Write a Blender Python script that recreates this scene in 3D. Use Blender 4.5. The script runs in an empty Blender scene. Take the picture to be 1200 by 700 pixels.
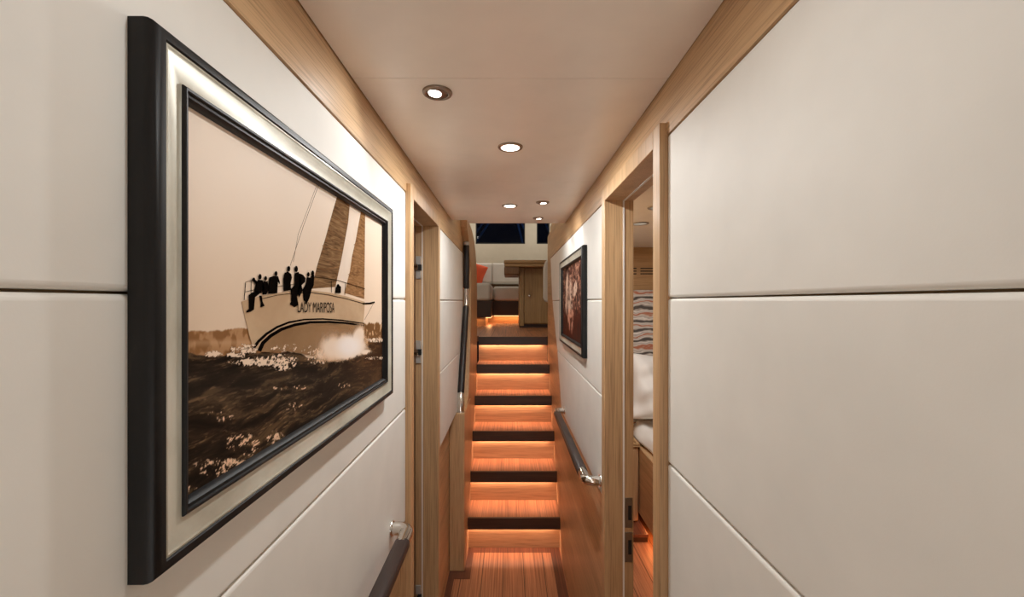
import bpy, bmesh, math, random
import numpy as np
from mathutils import Vector, Matrix

random.seed(7)
SC = bpy.context.scene
COL = SC.collection
F, CX, CY, ZC = 500.0, 596.5, 354.0, 1.69      # focal length in pixels, vanishing point, eye height
PI = math.pi

# ------------------------------------------------------------------ materials
def lin(c):
    return tuple(((v / 255) / 12.92 if v / 255 <= .04045 else ((v / 255 + .055) / 1.055) ** 2.4) for v in c) + (1.0,)

def new_mat(name):
    m = bpy.data.materials.new(name)
    m.use_nodes = True
    nt = m.node_tree
    return m, nt, nt.nodes['Principled BSDF']

def nd(nt, typ, **kw):
    n = nt.nodes.new(typ)
    for k, v in kw.items():
        setattr(n, k, v)
    return n

def coords(nt, scale):
    tc = nd(nt, 'ShaderNodeTexCoord')
    mp = nd(nt, 'ShaderNodeMapping')
    mp.inputs['Scale'].default_value = scale
    nt.links.new(tc.outputs['Object'], mp.inputs['Vector'])
    return mp.outputs['Vector']

def noise(nt, vec, scale=1.0, detail=4.0, rough=.5, dist=0.0):
    n = nd(nt, 'ShaderNodeTexNoise')
    n.inputs['Scale'].default_value = scale
    n.inputs['Detail'].default_value = detail
    n.inputs['Roughness'].default_value = rough
    n.inputs['Distortion'].default_value = dist
    nt.links.new(vec, n.inputs['Vector'])
    return n.outputs['Fac']

def ramp(nt, fac, stops, interp='LINEAR'):
    r = nd(nt, 'ShaderNodeValToRGB')
    r.color_ramp.interpolation = interp
    el = r.color_ramp.elements
    while len(el) < len(stops):
        el.new(.5)
    for e, (p, c) in zip(el, stops):
        e.position = p
        e.color = c
    nt.links.new(fac, r.inputs['Fac'])
    return r.outputs['Color']

def mixc(nt, a, b, fac, mode='MULTIPLY'):
    m = nd(nt, 'ShaderNodeMix', data_type='RGBA', blend_type=mode)
    if isinstance(fac, float):
        m.inputs[0].default_value = fac
    else:
        nt.links.new(fac, m.inputs[0])
    for k, v in ((6, a), (7, b)):
        if isinstance(v, tuple):
            m.inputs[k].default_value = v
        else:
            nt.links.new(v, m.inputs[k])
    return m.outputs[2]

def bump(nt, p, fac, strength, dist=.002):
    b = nd(nt, 'ShaderNodeBump')
    b.inputs['Strength'].default_value = strength
    b.inputs['Distance'].default_value = dist
    nt.links.new(fac, b.inputs['Height'])
    nt.links.new(b.outputs['Normal'], p.inputs['Normal'])

def plain(name, rgb, rough=.5, metal=0.0, bumpy=None, vary=0.0):
    m, nt, p = new_mat(name)
    p.inputs['Roughness'].default_value = rough
    p.inputs['Metallic'].default_value = metal
    c = lin(rgb)
    v = coords(nt, (1, 1, 1))
    n = noise(nt, v, 9, 3)
    k = max(vary, .03)
    col = ramp(nt, n, [(.3, tuple(x * (1 - k) for x in c[:3]) + (1,)), (.7, tuple(min(1, x * (1 + k)) for x in c[:3]) + (1,))])
    nt.links.new(col, p.inputs['Base Color'])
    if bumpy:
        bump(nt, p, noise(nt, v, bumpy[0], 3), bumpy[1], .001)
    return m

def wood(name, axis, dark, mid, light, fine=170, rough=.42, contrast=1.0):
    """straight-grained veneer; axis is the direction of the grain"""
    m, nt, p = new_mat(name)
    def sc(a, l):
        return tuple(l if 'xyz'[i] == axis else a for i in range(3))
    broad = noise(nt, coords(nt, sc(16, .7)), 1, 5, .6, .6)
    pores = noise(nt, coords(nt, sc(fine * 2.2, 5)), 1, 3, .6)
    col = ramp(nt, broad, [(.25, lin(dark)), (.5, lin(mid)), (.75, lin(light))])
    pc = ramp(nt, pores, [(.30, (.42, .36, .30, 1)), (.52, (1, 1, 1, 1))])
    nt.links.new(mixc(nt, col, pc, .68 * contrast), p.inputs['Base Color'])
    p.inputs['Roughness'].default_value = rough
    bump(nt, p, pores, .12, .0006)
    return m

OAK = ((176, 139, 100), (198, 161, 119), (214, 178, 134))
M = {}
for ax in 'xyz':
    M['oak_' + ax] = wood('oak veneer ' + ax, ax, *OAK)
M['oak_pale'] = wood('honey oak x', 'x', (165, 130, 88), (182, 146, 102), (195, 160, 115))
M['oak_riser'] = wood('riser oak', 'x', (175, 130, 92), (200, 155, 112), (215, 175, 132), 120)
M['walnut_x'] = wood('dark walnut nosing', 'x', (52, 34, 24), (68, 46, 34), (84, 58, 44), 150, .35)
M['honey_z'] = wood('honey oak z', 'z', (160, 128, 86), (178, 146, 100), (190, 158, 112))
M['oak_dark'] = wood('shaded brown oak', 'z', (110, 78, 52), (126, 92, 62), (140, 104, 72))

def teak(name, base, dark, seams):
    m, nt, p = new_mat(name)
    g = noise(nt, coords(nt, (130, 1.6, 130)), 1, 4, .6)
    b = noise(nt, coords(nt, (7.75, .3, 1)), 1, 2, .5)
    col = ramp(nt, g, [(.32, lin(dark)), (.55, lin(base)), (.8, lin(tuple(min(255, v * 1.15) for v in base)))])
    col = mixc(nt, col, ramp(nt, b, [(.3, (.72, .68, .66, 1)), (.7, (1, 1, 1, 1))]), .7)
    if seams:
        tc = nd(nt, 'ShaderNodeTexCoord')
        sx = nd(nt, 'ShaderNodeSeparateXYZ')
        nt.links.new(tc.outputs['Object'], sx.inputs[0])
        a = nd(nt, 'ShaderNodeMath', operation='ADD'); a.inputs[1].default_value = .039 + 10 * .129
        nt.links.new(sx.outputs['X'], a.inputs[0])
        md = nd(nt, 'ShaderNodeMath', operation='MODULO'); md.inputs[1].default_value = .129
        nt.links.new(a.outputs[0], md.inputs[0])
        lt = nd(nt, 'ShaderNodeMath', operation='LESS_THAN'); lt.inputs[1].default_value = .0035
        nt.links.new(md.outputs[0], lt.inputs[0])
        col = mixc(nt, col, lin((48, 26, 16)), lt.outputs[0], 'MIX')
    nt.links.new(col, p.inputs['Base Color'])
    p.inputs['Roughness'].default_value = .38
    return m
M['teak'] = teak('teak planking', (184, 126, 88), (128, 80, 52), True)
M['teak_tread'] = teak('teak tread', (196, 134, 94), (146, 94, 64), False)
M['teak_border'] = teak('teak border', (112, 68, 48), (72, 44, 32), False)

M['cream'] = plain('cream leather panel', (229, 226, 219), .6, bumpy=(420, .05))
M['ceil'] = plain('ceiling lining', (236, 226, 214), .33)
M['gap'] = plain('shadow gap black', (30, 22, 16), .8)
M['beige'] = plain('beige salon lining', (205, 196, 178), .6)
M['white_paint'] = plain('white lining', (225, 218, 208), .6)
M['gasket'] = plain('white rubber gasket', (236, 230, 222), .6)
M['chrome'] = plain('polished chrome', (226, 222, 216), .16, 1.0)
M['satin'] = plain('satin steel', (188, 184, 178), .45, .35)
M['nickel'] = plain('brushed nickel bezel', (150, 138, 126), .38, 1.0)
M['leather'] = plain('dark brown leather grip', (50, 35, 30), .5, bumpy=(300, .1))
M['leather_grey'] = plain('charcoal brown leather grip', (60, 49, 44), .45, bumpy=(300, .1))
M['leather_black'] = plain('black leather grip', (34, 26, 24), .4, bumpy=(300, .1))
M['black'] = plain('black slot', (14, 12, 11), .6)
M['sofa'] = plain('light grey upholstery', (205, 200, 192), .8, bumpy=(260, .2))
M['sofa_base'] = plain('dark brown sofa base', (58, 42, 34), .55)
M['orange'] = plain('orange cushion cloth', (226, 92, 52), .8, bumpy=(300, .2))
M['linen'] = plain('white bed linen', (232, 228, 222), .8)
M['stool'] = plain('white padded vinyl', (214, 208, 200), .5)
M['streak_blue'] = plain('blue light streak', (44, 74, 110), .5)  # blue of the window light streaks, put on the added bars

def worn_black():
    m, nt, p = new_mat('worn black lacquer')
    n = noise(nt, coords(nt, (18, 18, 4)), 1, 6, .65)
    nt.links.new(ramp(nt, n, [(.35, lin((16, 15, 16))), (.62, lin((34, 32, 31))), (.78, lin((70, 62, 54)))]), p.inputs['Base Color'])
    p.inputs['Roughness'].default_value = .45
    p.inputs['Specular IOR Level'].default_value = .25
    return m
M['frame_black'] = worn_black()

def silver_leaf():
    m, nt, p = new_mat('champagne silver leaf')
    n = noise(nt, coords(nt, (30, 6, 6)), 1, 6, .6)
    nt.links.new(ramp(nt, n, [(.3, lin((166, 160, 142))), (.55, lin((202, 199, 184))), (.8, lin((220, 218, 206)))]), p.inputs['Base Color'])
    p.inputs['Roughness'].default_value = .36
    p.inputs['Metallic'].default_value = .25
    return m
M['frame_silver'] = silver_leaf()

def sea_mat():
    m, nt, p = new_mat('sepia sea print')
    a = noise(nt, coords(nt, (1, 9, 26)), 1, 8, .65, .8)
    b = noise(nt, coords(nt, (1, 60, 130)), 1, 6, .7, .6)
    c = noise(nt, coords(nt, (1, 5, 8)), 1, 3, .5)
    base = ramp(nt, a, [(.3, lin((32, 24, 17))), (.5, lin((56, 41, 28))), (.68, lin((98, 70, 46))), (.8, lin((120, 88, 60)))])
    hi = ramp(nt, b, [(.62, (0, 0, 0, 1)), (.72, (1, 1, 1, 1))])
    hc = ramp(nt, c, [(.56, (0, 0, 0, 1)), (.66, (1, 1, 1, 1))])
    f = mixc(nt, hi, hc, 1.0)
    nt.links.new(mixc(nt, base, lin((206, 168, 128)), f, 'MIX'), p.inputs['Base Color'])
    p.inputs['Roughness'].default_value = .3
    return m

def blotch(name, cols, scale=(1, 14, 14), rough=.35, detail=6.0, dist=.4, lo=.25, hi=.75):
    m, nt, p = new_mat(name)
    n = noise(nt, coords(nt, scale), 1, detail, .6, dist)
    k = len(cols) - 1
    nt.links.new(ramp(nt, n, [(lo + (hi - lo) * i / k, lin(c)) for i, c in enumerate(cols)]), p.inputs['Base Color'])
    p.inputs['Roughness'].default_value = rough
    return m
M['p_sea'] = sea_mat()
M['p_sky'] = blotch('sepia sky print', [(222, 196, 174), (230, 208, 188)], (1, 3, 3), .3)
M['p_shore'] = blotch('sepia shoreline print', [(120, 84, 54), (168, 128, 90), (196, 158, 120)], (1, 50, 30))
M['p_hull'] = blotch('sepia hull print', [(182, 150, 118), (208, 180, 148)], (1, 5, 10))
M['p_hull_low'] = blotch('sepia lower hull print', [(136, 104, 74), (164, 130, 96)], (1, 6, 12))
M['p_sail'] = blotch('dark sail print', [(84, 60, 42), (128, 97, 68), (156, 124, 90)], (1, 12, 110), dist=2.2, detail=2)
M['p_sail2'] = blotch('brown sail print', [(104, 72, 46), (150, 110, 74), (174, 134, 94)], (1, 14, 110), dist=2.2, detail=2)
M['p_pale'] = blotch('pale sail print', [(226, 206, 188), (236, 220, 204)])
M['p_dark'] = plain('near black print ink', (16, 12, 10), .3)
M['p_line'] = plain('brown print ink', (96, 74, 58), .3)
M['p_spray'] = blotch('spray print', [(214, 176, 140), (240, 222, 204), (250, 240, 230)], (1, 12, 16))
M['p_foam'] = blotch('foam print', [(120, 88, 60), (214, 184, 152), (230, 206, 180)], (1, 60, 70), lo=.35, hi=.6)
M['p2_base'] = blotch('red brown speckled print', [(40, 22, 18), (98, 58, 44), (168, 122, 100), (206, 172, 150)], (1, 26, 26), detail=8, dist=1.0, lo=.3, hi=.72)
M['p2_dark'] = blotch('dark maroon print', [(46, 20, 16), (84, 40, 30)], (1, 20, 20))
M['p2_pale'] = blotch('pale print', [(150, 118, 98), (206, 178, 158), (226, 206, 190)], (1, 30, 12))
M['p2_pink'] = blotch('pinkish print', [(190, 134, 110), (222, 178, 154)], (1, 20, 12))

def zebra():
    m, nt, p = new_mat('wavy striped headboard cloth')
    v = coords(nt, (.55, 1, 1.25))
    w = nd(nt, 'ShaderNodeTexWave', wave_type='BANDS', bands_direction='Z')
    w.inputs['Scale'].default_value = 2.7
    w.inputs['Distortion'].default_value = 5.5
    w.inputs['Detail'].default_value = 3
    w.inputs['Detail Scale'].default_value = 2.6
    nt.links.new(v, w.inputs['Vector'])
    col = ramp(nt, w.outputs['Fac'], [(0.0, lin((176, 106, 78))), (.03, lin((184, 144, 122))), (.09, lin((206, 196, 186))), (.35, lin((168, 160, 152))), (.5, lin((226, 220, 212))),
                            (.72, lin((190, 182, 172))), (.9, lin((120, 110, 102))), (.95, lin((66, 60, 57))), (1.0, lin((84, 78, 73)))])
    nt.links.new(col, p.inputs['Base Color'])
    p.inputs['Roughness'].default_value = .7
    return m
M['zebra'] = zebra()
for k_, m_ in M.items():
    if k_.startswith('p_') or k_.startswith('p2_'):
        m_.node_tree.nodes['Principled BSDF'].inputs['Specular IOR Level'].default_value = 0
        m_.node_tree.nodes['Principled BSDF'].inputs['Roughness'].default_value = .5

def emit(name, rgb, strength):
    m, nt, p = new_mat(name)
    p.inputs['Base Color'].default_value = (0, 0, 0, 1)
    p.inputs['Emission Color'].default_value = rgb + (1,)
    p.inputs['Emission Strength'].default_value = strength
    return m
M['lens'] = emit('downlight lens', (1.0, .93, .82), 9.0)
M['lens_dim'] = emit('dim downlight lens', (1.0, .85, .65), .25)
M['led'] = emit('amber led', (1.0, .45, .18), 2.0)

def glass():
    m, nt, p = new_mat('dark window glass')
    p.inputs['Base Color'].default_value = (.55, .62, .7, 1)
    p.inputs['Roughness'].default_value = .03
    p.inputs['Transmission Weight'].default_value = 1.0
    p.inputs['IOR'].default_value = 1.2
    return m
M['glass'] = glass()

# ------------------------------------------------------------------ geometry
class MB:
    def __init__(s):
        s.bm = bmesh.new()
    def box(s, x0, x1, y0, y1, z0, z1):
        v = [s.bm.verts.new((x, y, z)) for x in (x0, x1) for y in (y0, y1) for z in (z0, z1)]
        for q in ((0, 1, 3, 2), (4, 6, 7, 5), (0, 4, 5, 1), (2, 3, 7, 6), (0, 2, 6, 4), (1, 5, 7, 3)):
            s.bm.faces.new([v[i] for i in q])
        return s
    def prism(s, pts, axis, a, b):
        """pts: the outline in the other two axes (in xyz order); extruded along axis from a to b"""
        def co(p, t):
            if axis == 'x': return (t, p[0], p[1])
            if axis == 'y': return (p[0], t, p[1])
            return (p[0], p[1], t)
        A = [s.bm.verts.new(co(p, a)) for p in pts]
        B = [s.bm.verts.new(co(p, b)) for p in pts]
        n = len(pts)
        s.bm.faces.new(A); s.bm.faces.new(B[::-1])
        for i in range(n):
            s.bm.faces.new((A[i], B[i], B[(i + 1) % n], A[(i + 1) % n]))
        return s
    def ngon(s, pts):
        s.bm.faces.new([s.bm.verts.new(p) for p in pts])
        return s
    def rings(s, rings, closed=False, caps=True):
        R = [[s.bm.verts.new(p) for p in r] for r in rings]
        n = len(R[0])
        for a, b in list(zip(R, R[1:])) + ([(R[-1], R[0])] if closed else []):
            for i in range(n):
                s.bm.faces.new((a[i], a[(i + 1) % n], b[(i + 1) % n], b[i]))
        if caps and not closed:
            s.bm.faces.new(R[0][::-1]); s.bm.faces.new(R[-1])
        return s
    def tube(s, path, ra, rb=None, seg=14, power=1.0, up=(0, 0, 1)):
        path = [Vector(p) for p in path]
        rb = ra if rb is None else rb
        out = []
        for i, p in enumerate(path):
            t = (path[min(i + 1, len(path) - 1)] - path[max(i - 1, 0)]).normalized()
            u = Vector(up)
            if abs(u.dot(t)) > .97:
                u = Vector((1, 0, 0))
            sd = t.cross(u).normalized()
            u = sd.cross(t).normalized()
            k = 1.0
            A = ra[i] if isinstance(ra, (list, tuple)) else ra
            B = rb[i] if isinstance(rb, (list, tuple)) else rb
            ring = []
            for j in range(seg):
                a = 2 * PI * j / seg
                c, q = math.cos(a), math.sin(a)
                c = math.copysign(abs(c) ** power, c); q = math.copysign(abs(q) ** power, q)
                ring.append(p + sd * c * A + u * q * B)
            out.append(ring)
        return s.rings(out)
    def lathe(s, prof, centre, axis=(0, 0, -1), seg=28):
        """prof: (radius, distance along axis)"""
        ax = Vector(axis).normalized()
        u = ax.orthogonal().normalized(); w = ax.cross(u)
        c = Vector(centre)
        return s.rings([[c + ax * h + (u * math.cos(2 * PI * j / seg) + w * math.sin(2 * PI * j / seg)) * max(r, .0004) for j in range(seg)] for r, h in prof])
    def build(s, name, mat, parent=None, bevel=0.0, seg=2, smooth=False, subsurf=0):
        bmesh.ops.recalc_face_normals(s.bm, faces=s.bm.faces)
        me = bpy.data.meshes.new(name)
        if parent is not None:
            bmesh.ops.translate(s.bm, verts=s.bm.verts, vec=-wloc(parent))
        s.bm.to_mesh(me); s.bm.free()
        me.materials.append(mat)
        o = bpy.data.objects.new(name, me)
        COL.objects.link(o)
        o.parent = parent
        if bevel:
            b = o.modifiers.new('b', 'BEVEL'); b.width = bevel; b.segments = seg; b.limit_method = 'ANGLE'; b.angle_limit = .6
        if subsurf:
            q = o.modifiers.new('s', 'SUBSURF'); q.levels = subsurf; q.render_levels = subsurf
        if smooth or subsurf or bevel:
            for p in me.polygons:
                p.use_smooth = True
            if not subsurf:
                try:
                    me.set_sharp_from_angle(angle=math.radians(42 if not bevel else 50))
                except Exception:
                    pass
        return o

def wloc(o):
    v = Vector((0, 0, 0))
    while o is not None:
        v += o.location; o = o.parent
    return v

def tag(o, label, cat, group=None):
    o['label'] = label; o['category'] = cat
    if group: o['group'] = group
    return o

def thing(name, loc, label, cat, group=None):
    o = bpy.data.objects.new(name, None); COL.objects.link(o)
    o.location = loc; o.empty_display_size = .05
    return tag(o, label, cat, group)

def struct(o):
    o['kind'] = 'structure'
    return o

def arc(c, a, b, r, t0, t1, n=7):
    """points on an arc about c in the plane of the unit vectors a, b"""
    c, a, b = Vector(c), Vector(a), Vector(b)
    return [c + a * r * math.cos(t0 + (t1 - t0) * i / n) + b * r * math.sin(t0 + (t1 - t0) * i / n) for i in range(n + 1)]

# ------------------------------------------------------------------ key levels
CZ = 2.156                       # corridor ceiling
Z1, Z2, Z3, Z4 = .99, 1.35, 1.698, 2.043   # panel rows
HEAD = 2.028
YB = -1.3                        # corridor's end behind the camera
STEP, RUN, Y1 = .2275, .2167, 2.885
LAND = 6 * STEP

# ------------------------------------------------------------------ shell: floors
fl = MB().box(-.42, .42, YB, 2.94, -.05, 0).build('floor', M['teak']); struct(fl)
MB().box(-.372, -.3345, 1.945, 2.60, 0, .0015).build('floor_border', M['teak_border'], fl)
MB().box(-.372, -.2375, 2.60, 2.674, 0, .0015).build('floor_border', M['teak_border'], fl)
MB().box(-.279, -.2375, 2.674, 2.875, 0, .0015).build('floor_border', M['teak_border'], fl)
MB().box(.281, .341, 1.47, 2.875, 0, .0015).build('floor_border', M['teak_border'], fl)
MB().box(-.279, .341, 2.875, 2.93, 0, .0015).build('floor_border', M['teak_border'], fl)

# ceiling
ce = MB().prism([(-.40, YB), (.42, YB), (.42, 2.53), (-.238, 2.53), (-.238, 2.427), (-.40, 2.427)], 'z', CZ + .012, CZ + .07).build('ceiling', M['gap']); struct(ce)
for a, b in ((YB, .888), (.890, 1.649), (1.651, 2.527)):
    if b > 2:
        pts = [(-.3255, a), (.3315, a), (.3315, b), (-.238, b), (-.238, 2.425), (-.3255, 2.425)]
    else:
        pts = [(-.3255, a), (.3315, a), (.3315, b), (-.3255, b)]
    MB().prism(pts, 'z', CZ, CZ + .02).build('ceiling_panel', M['ceil'], ce)

# ------------------------------------------------------------------ left wall
wl = MB()
wl.box(-.41, -.35, YB, 1.40, 0, CZ + .05)
wl.box(-.41, -.35, 1.40, 1.905, HEAD + .02, CZ + .05)
wl.box(-.43, -.375, 1.905, 3.86, 0, 2.30)
wl = wl.build('wall_left', M['oak_y']); struct(wl)
MB().box(-.375, -.3285, YB, 3.10, Z4, CZ + .012).build('wood_band', M['oak_y'], wl)
MB().box(-.375, -.3285, 2.427, 3.10, CZ + .012, 2.29).build('wood_band', M['oak_y'], wl)
def pads(wall, x0, x1, y0, y1, rows):
    for a, b in zip(rows, rows[1:]):
        MB().box(x0, x1, y0, y1, a + .0012, b - .0012).build('padded_panel', M['cream'], wall, bevel=.006, seg=4)
pads(wl, -.351, -.330, YB, 1.3625, (Z1, Z2, Z3, Z4))
pads(wl, -.376, -.330, 1.945, 3.05, (Z1, Z2, Z3, Z4))

# stair side wall on the left: low box, then a raking wing
ws = MB()
ws.box(-.374, -.28, 2.674, 3.10, 0, Z1)
ws = ws.build('wall_stair', M['oak_z'], bevel=.004); struct(ws)
prof = [(2.80, 0), (2.80, Z1 - .02), (2.98, 1.03), (3.06, 1.17), (3.17, 1.47), (3.19, 1.69), (3.19, 1.95), (3.02, 2.13), (2.90, 2.20), (2.88, 2.248), (3.10, 2.255), (3.30, 2.238), (3.50, 2.19), (3.65, 2.11), (3.75, 1.98), (3.80, 1.80), (3.80, LAND - .1), (3.80, 0)]
MB().prism(prof, 'x', -.335, -.285).build('wing_panel', M['oak_z'], ws)
MB().box(-.375, -.33, 3.05, 3.80, Z1, 2.26).build('return_panel', M['oak_z'], ws)

# ------------------------------------------------------------------ right wall
wr = MB()
wr.box(.355, .415, YB, .945, 0, CZ + .05)
wr.box(.355, .415, .945, 1.43, HEAD + .02, CZ + .05)
wr.prism([(.343, 1.43), (.415, 1.43), (.415, 4.0), (.362, 4.0), (.345, 2.7)], 'z', 0, 2.30)
wr = wr.build('wall_right', M['oak_y']); struct(wr)
MB().box(.3335, .356, YB, 1.43, Z4, CZ + .012).build('wood_band', M['oak_y'], wr)
MB().box(.3335, .345, 1.43, 3.45, Z4, CZ + .012).build('wood_band', M['oak_y'], wr)
MB().prism([(2.53, CZ + .012), (3.45, CZ + .012), (3.45, 2.30), (2.53, 2.30)], 'x', .3335, .345).build('wood_band', M['oak_y'], wr)
pads(wr, .335, .356, YB, .902, (Z1, Z2, Z3, Z4))
for a, b, ya, yb in ((Z1, Z2, 2.72, 2.96), (Z2, Z3, 2.96, 3.30), (Z3, Z4, 3.30, 3.45)):
    MB().prism([(1.471, a + .0012), (ya, a + .0012), (yb, b - .0012), (1.471, b - .0012)], 'x', .335, .346).build('padded_panel', M['cream'], wr, bevel=.006, seg=4)

# end of the corridor behind the camera
struct(MB().box(-.42, .42, YB - .05, YB, 0, CZ + .05).build('wall_back', M['cream']))

# ------------------------------------------------------------------ door casings
def casing(name, s, face, back, ya, yb, wa, wb):
    """portal frame: s = side (-1 left, 1 right); face/back = |x|; wa.wb = clear opening along y"""
    def b(m, x0, x1, *r):
        x0, x1 = sorted((s * x0, s * x1)); return m.box(x0, x1, *r)
    o = b(b(b(MB(), face, back, ya, wa, 0, HEAD + .042), face, back, wb, yb, 0, HEAD + .042), face, back, wa, wb, HEAD, HEAD + .042)
    o = o.build(name, M['oak_z'], bevel=.0015); struct(o)
    g = b(b(MB(), back, back + .005, wb - .002, wb + .02, 0, HEAD), back, back + .005, wa, wb, HEAD - .002, HEAD + .02)
    g.build('gasket', M['gasket'], o)
    r = b(b(b(MB(), back + .005, .416, ya + .012, wa + .0, 0, HEAD + .03), back + .005, .416, wb, yb, 0, HEAD + .03), back + .005, .416, wa, wb, HEAD, HEAD + .03)
    r.build('door_rebate', M['oak_z'], o)
    return o
dl = casing('door_1', -1, .3136, .384, 1.364, 1.943, 1.4065, 1.90)
dr = casing('door_2', 1, .319, .381, .9037, 1.4697, .9466, 1.4267)
# open leaf of the left door with its hinges
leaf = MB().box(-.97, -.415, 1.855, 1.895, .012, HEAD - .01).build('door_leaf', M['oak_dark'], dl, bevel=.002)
for zc in (1.69 + .153, 1.69 - .222, 1.69 - 1.31):
    h = MB().box(-.4135, -.392, 1.892, 1.8995, zc + .012, zc + .05)
    h.box(-.4135, -.392, 1.892, 1.8995, zc - .05, zc - .012)
    h = h.build('hinge', M['satin'], dl, bevel=.001)
    MB().box(-.404, -.388, 1.880, 1.897, zc - .012, zc + .012).build('hinge_gap', M['black'], h)
    MB().tube([(-.4175, 1.850, zc), (-.4175, 1.851, zc), (-.398, 1.851, zc), (-.396, 1.851, zc)], .012, .012, 12).build('hinge_pin', M['chrome'], h, smooth=True)
# strike plates of the right door
for zc, hh in ((.985, .05), (.870, .05)):
    pl = MB().box(.3865, .4125, 1.4252, 1.4272, zc - hh, zc + hh).build('strike_plate', M['nickel'], dr, bevel=.0008)
    MB().box(.398, .409, 1.4246, 1.4258, zc - .024, zc + .024).build('latch_slot', M['black'], pl)

# dark room behind the left door
lr = MB()
lr.box(-1.05, -1.02, 1.2, 2.0, 0, 2.2).box(-1.02, -.43, 1.905, 1.93, 0, 2.2).box(-1.02, -.41, 1.2, 1.23, 0, 2.2)
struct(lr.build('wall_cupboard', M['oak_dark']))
struct(MB().box(-1.05, -.41, 1.2, 2.0, -.05, 0).build('floor_cupboard', M['teak']))
struct(MB().box(-1.05, -.41, 1.2, 1.905, 2.19, 2.22).build('ceiling_cupboard', M['ceil']))

# ------------------------------------------------------------------ stairs
st = thing('staircase', (0.03, 2.93, 0), 'six teak steps with dark nosings lit amber from underneath', 'stairs')
LED = []
for k in range(1, 7):
    yk, zk = Y1 + RUN * (k - 1), STEP * k
    hw = .001 * (k - 1)
    xl, xr = (-.2795 if yk < 2.98 else -.2845), .345 + (yk - 2.7) * .01308 - .0008
    MB().box(xl, xr, yk + .045, yk + .060, zk - STEP, zk - .022).build('riser', M['oak_riser'], st)
    if k < 6:
        td = MB().box(xl, xr, yk + .018, yk + RUN + .046, zk - .022, zk).build('tread', M['teak_tread'], st)
    else:
        td = MB().box(xl, xr, yk + .018, yk + .10, zk - .022, zk).build('tread', M['teak_tread'], st)
    MB().box(xl, xr, yk, yk + .018, zk - .0785, zk + .0005).build('nosing', M['walnut_x'], td, bevel=.002)
    MB().box(-.25, .29, yk + .030, yk + .0445, zk - .061, zk - .050).build('led_strip', M['led'], td)
    LED.append((.02, yk + .034, zk - .0625))

# ------------------------------------------------------------------ hand rails
def rail_level(name, label, xw, xr, ya, yb, z, grip, ends):
    s = 1 if xw > 0 else -1
    t = thing(name, (xw, (ya + yb) / 2, z), label, 'handrail', None)
    g = .024
    MB().tube([(xr, ya, z), (xr, ya + .004, z), (xr, yb - .004, z), (xr, yb, z)], [.017, .0205, .0205, .017], [.013, .0165, .0165, .013], 18, .8).build('grip', grip, t, smooth=True)
    for y, d in ends:
        # elbow: out of the grip, round into the wall
        R = .026
        p = [Vector((xr, y - d * .012, z)), Vector((xr, y + d * .048, z))]
        p += arc((xr + s * R, y + d * .048, z), (-s, 0, 0), (0, d, 0), R, 0, PI / 2, 8)
        p += [Vector((xw - s * .004, y + d * (.048 + R), z)), Vector((xw, y + d * (.048 + R), z))]
        e = MB().tube(p, .0185, .0172, 16).build('bracket', M['chrome'], t, smooth=True)
        MB().lathe([(.0215, 0), (.0215, .003), (.019, .006), (.012, .007)], (xw, y + d * (.048 + R), z), (-s, 0, 0), 20).build('wall_flange', M['chrome'], e, smooth=True)
    return t
rail_level('handrail', 'brown leather handrail with a silvery elbow beneath the framed yacht picture', -.330, -.281, .30, 1.125, 1.69 - .637, M['leather'], ((1.125, 1), (.30, -1)))
rail_level('handrail', 'level dark leather handrail with chrome elbows beside the amber-lit steps', .335, .281, 1.63, 2.487, 1.69 - .652, M['leather_grey'], ((1.63, -1), (2.487, 1)))

t = thing('handrail', (-.308, 2.70, Z1), 'black two-piece banister with chrome joints standing on the wooden box by the stairs', 'handrail')
A, B, Cc, D = Vector((-.309, 2.715, Z1)), Vector((-.309, 2.735, 1.10)), Vector((-.306, 3.055, 1.675)), Vector((-.303, 3.035, 2.095))
dAB = (Cc - B).normalized()
MB().tube([B, B + dAB * .01, Cc - dAB * .03, Cc - dAB * .02], [.018, .021, .021, .018], [.018, .021, .021, .018], 18, .85, up=(1, 0, 0)).build('grip', M['leather_black'], t, smooth=True)
dCD = (D - Cc).normalized()
MB().tube([Cc + dCD * .11, Cc + dCD * .12, D - dCD * .01, D], [.018, .021, .021, .018], [.018, .021, .021, .018], 18, .85, up=(1, 0, 0)).build('grip', M['leather_black'], t, smooth=True)
bs = MB().tube([A, A + Vector((0, .001, .03)), A + Vector((0, .006, .06)), B - dAB * .02, B + dAB * .004], [.025, .025, .0245, .0215, .020], None, 18, up=(1, 0, 0)).build('bracket', M['chrome'], t, smooth=True)
MB().lathe([(.0275, 0), (.0275, .004), (.026, .006), (.012, .007)], A, (0, 0, 1), 22).build('base_flange', M['chrome'], bs, smooth=True)
MB().tube([Cc - dAB * .026, Cc - dAB * .012, Cc, Cc + dCD * .05, Cc + dCD * .114], .0175, None, 18, up=(1, 0, 0)).build('joint', M['chrome'], t, smooth=True)
MB().tube([Cc + Vector((0, 0, .02)), Cc + Vector((.0, .06, .02)), Cc + Vector((0, .134, .02))], .011, None, 14, up=(1, 0, 0)).build('bracket', M['chrome'], t, smooth=True)
cp = MB().tube([D - dCD * .002, D + dCD * .001, D + dCD * .018, D + dCD * .026], [.019, .0215, .0215, .012], None, 18, up=(1, 0, 0)).build('end_cap', M['satin'], t, smooth=True)
MB().tube([D + dCD * .012, Vector((-.303, 3.10, D.z + .014)), Vector((-.303, 3.19, D.z + .014))], .012, None, 14, up=(1, 0, 0)).build('end_bracket', M['chrome'], cp, smooth=True)

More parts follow.
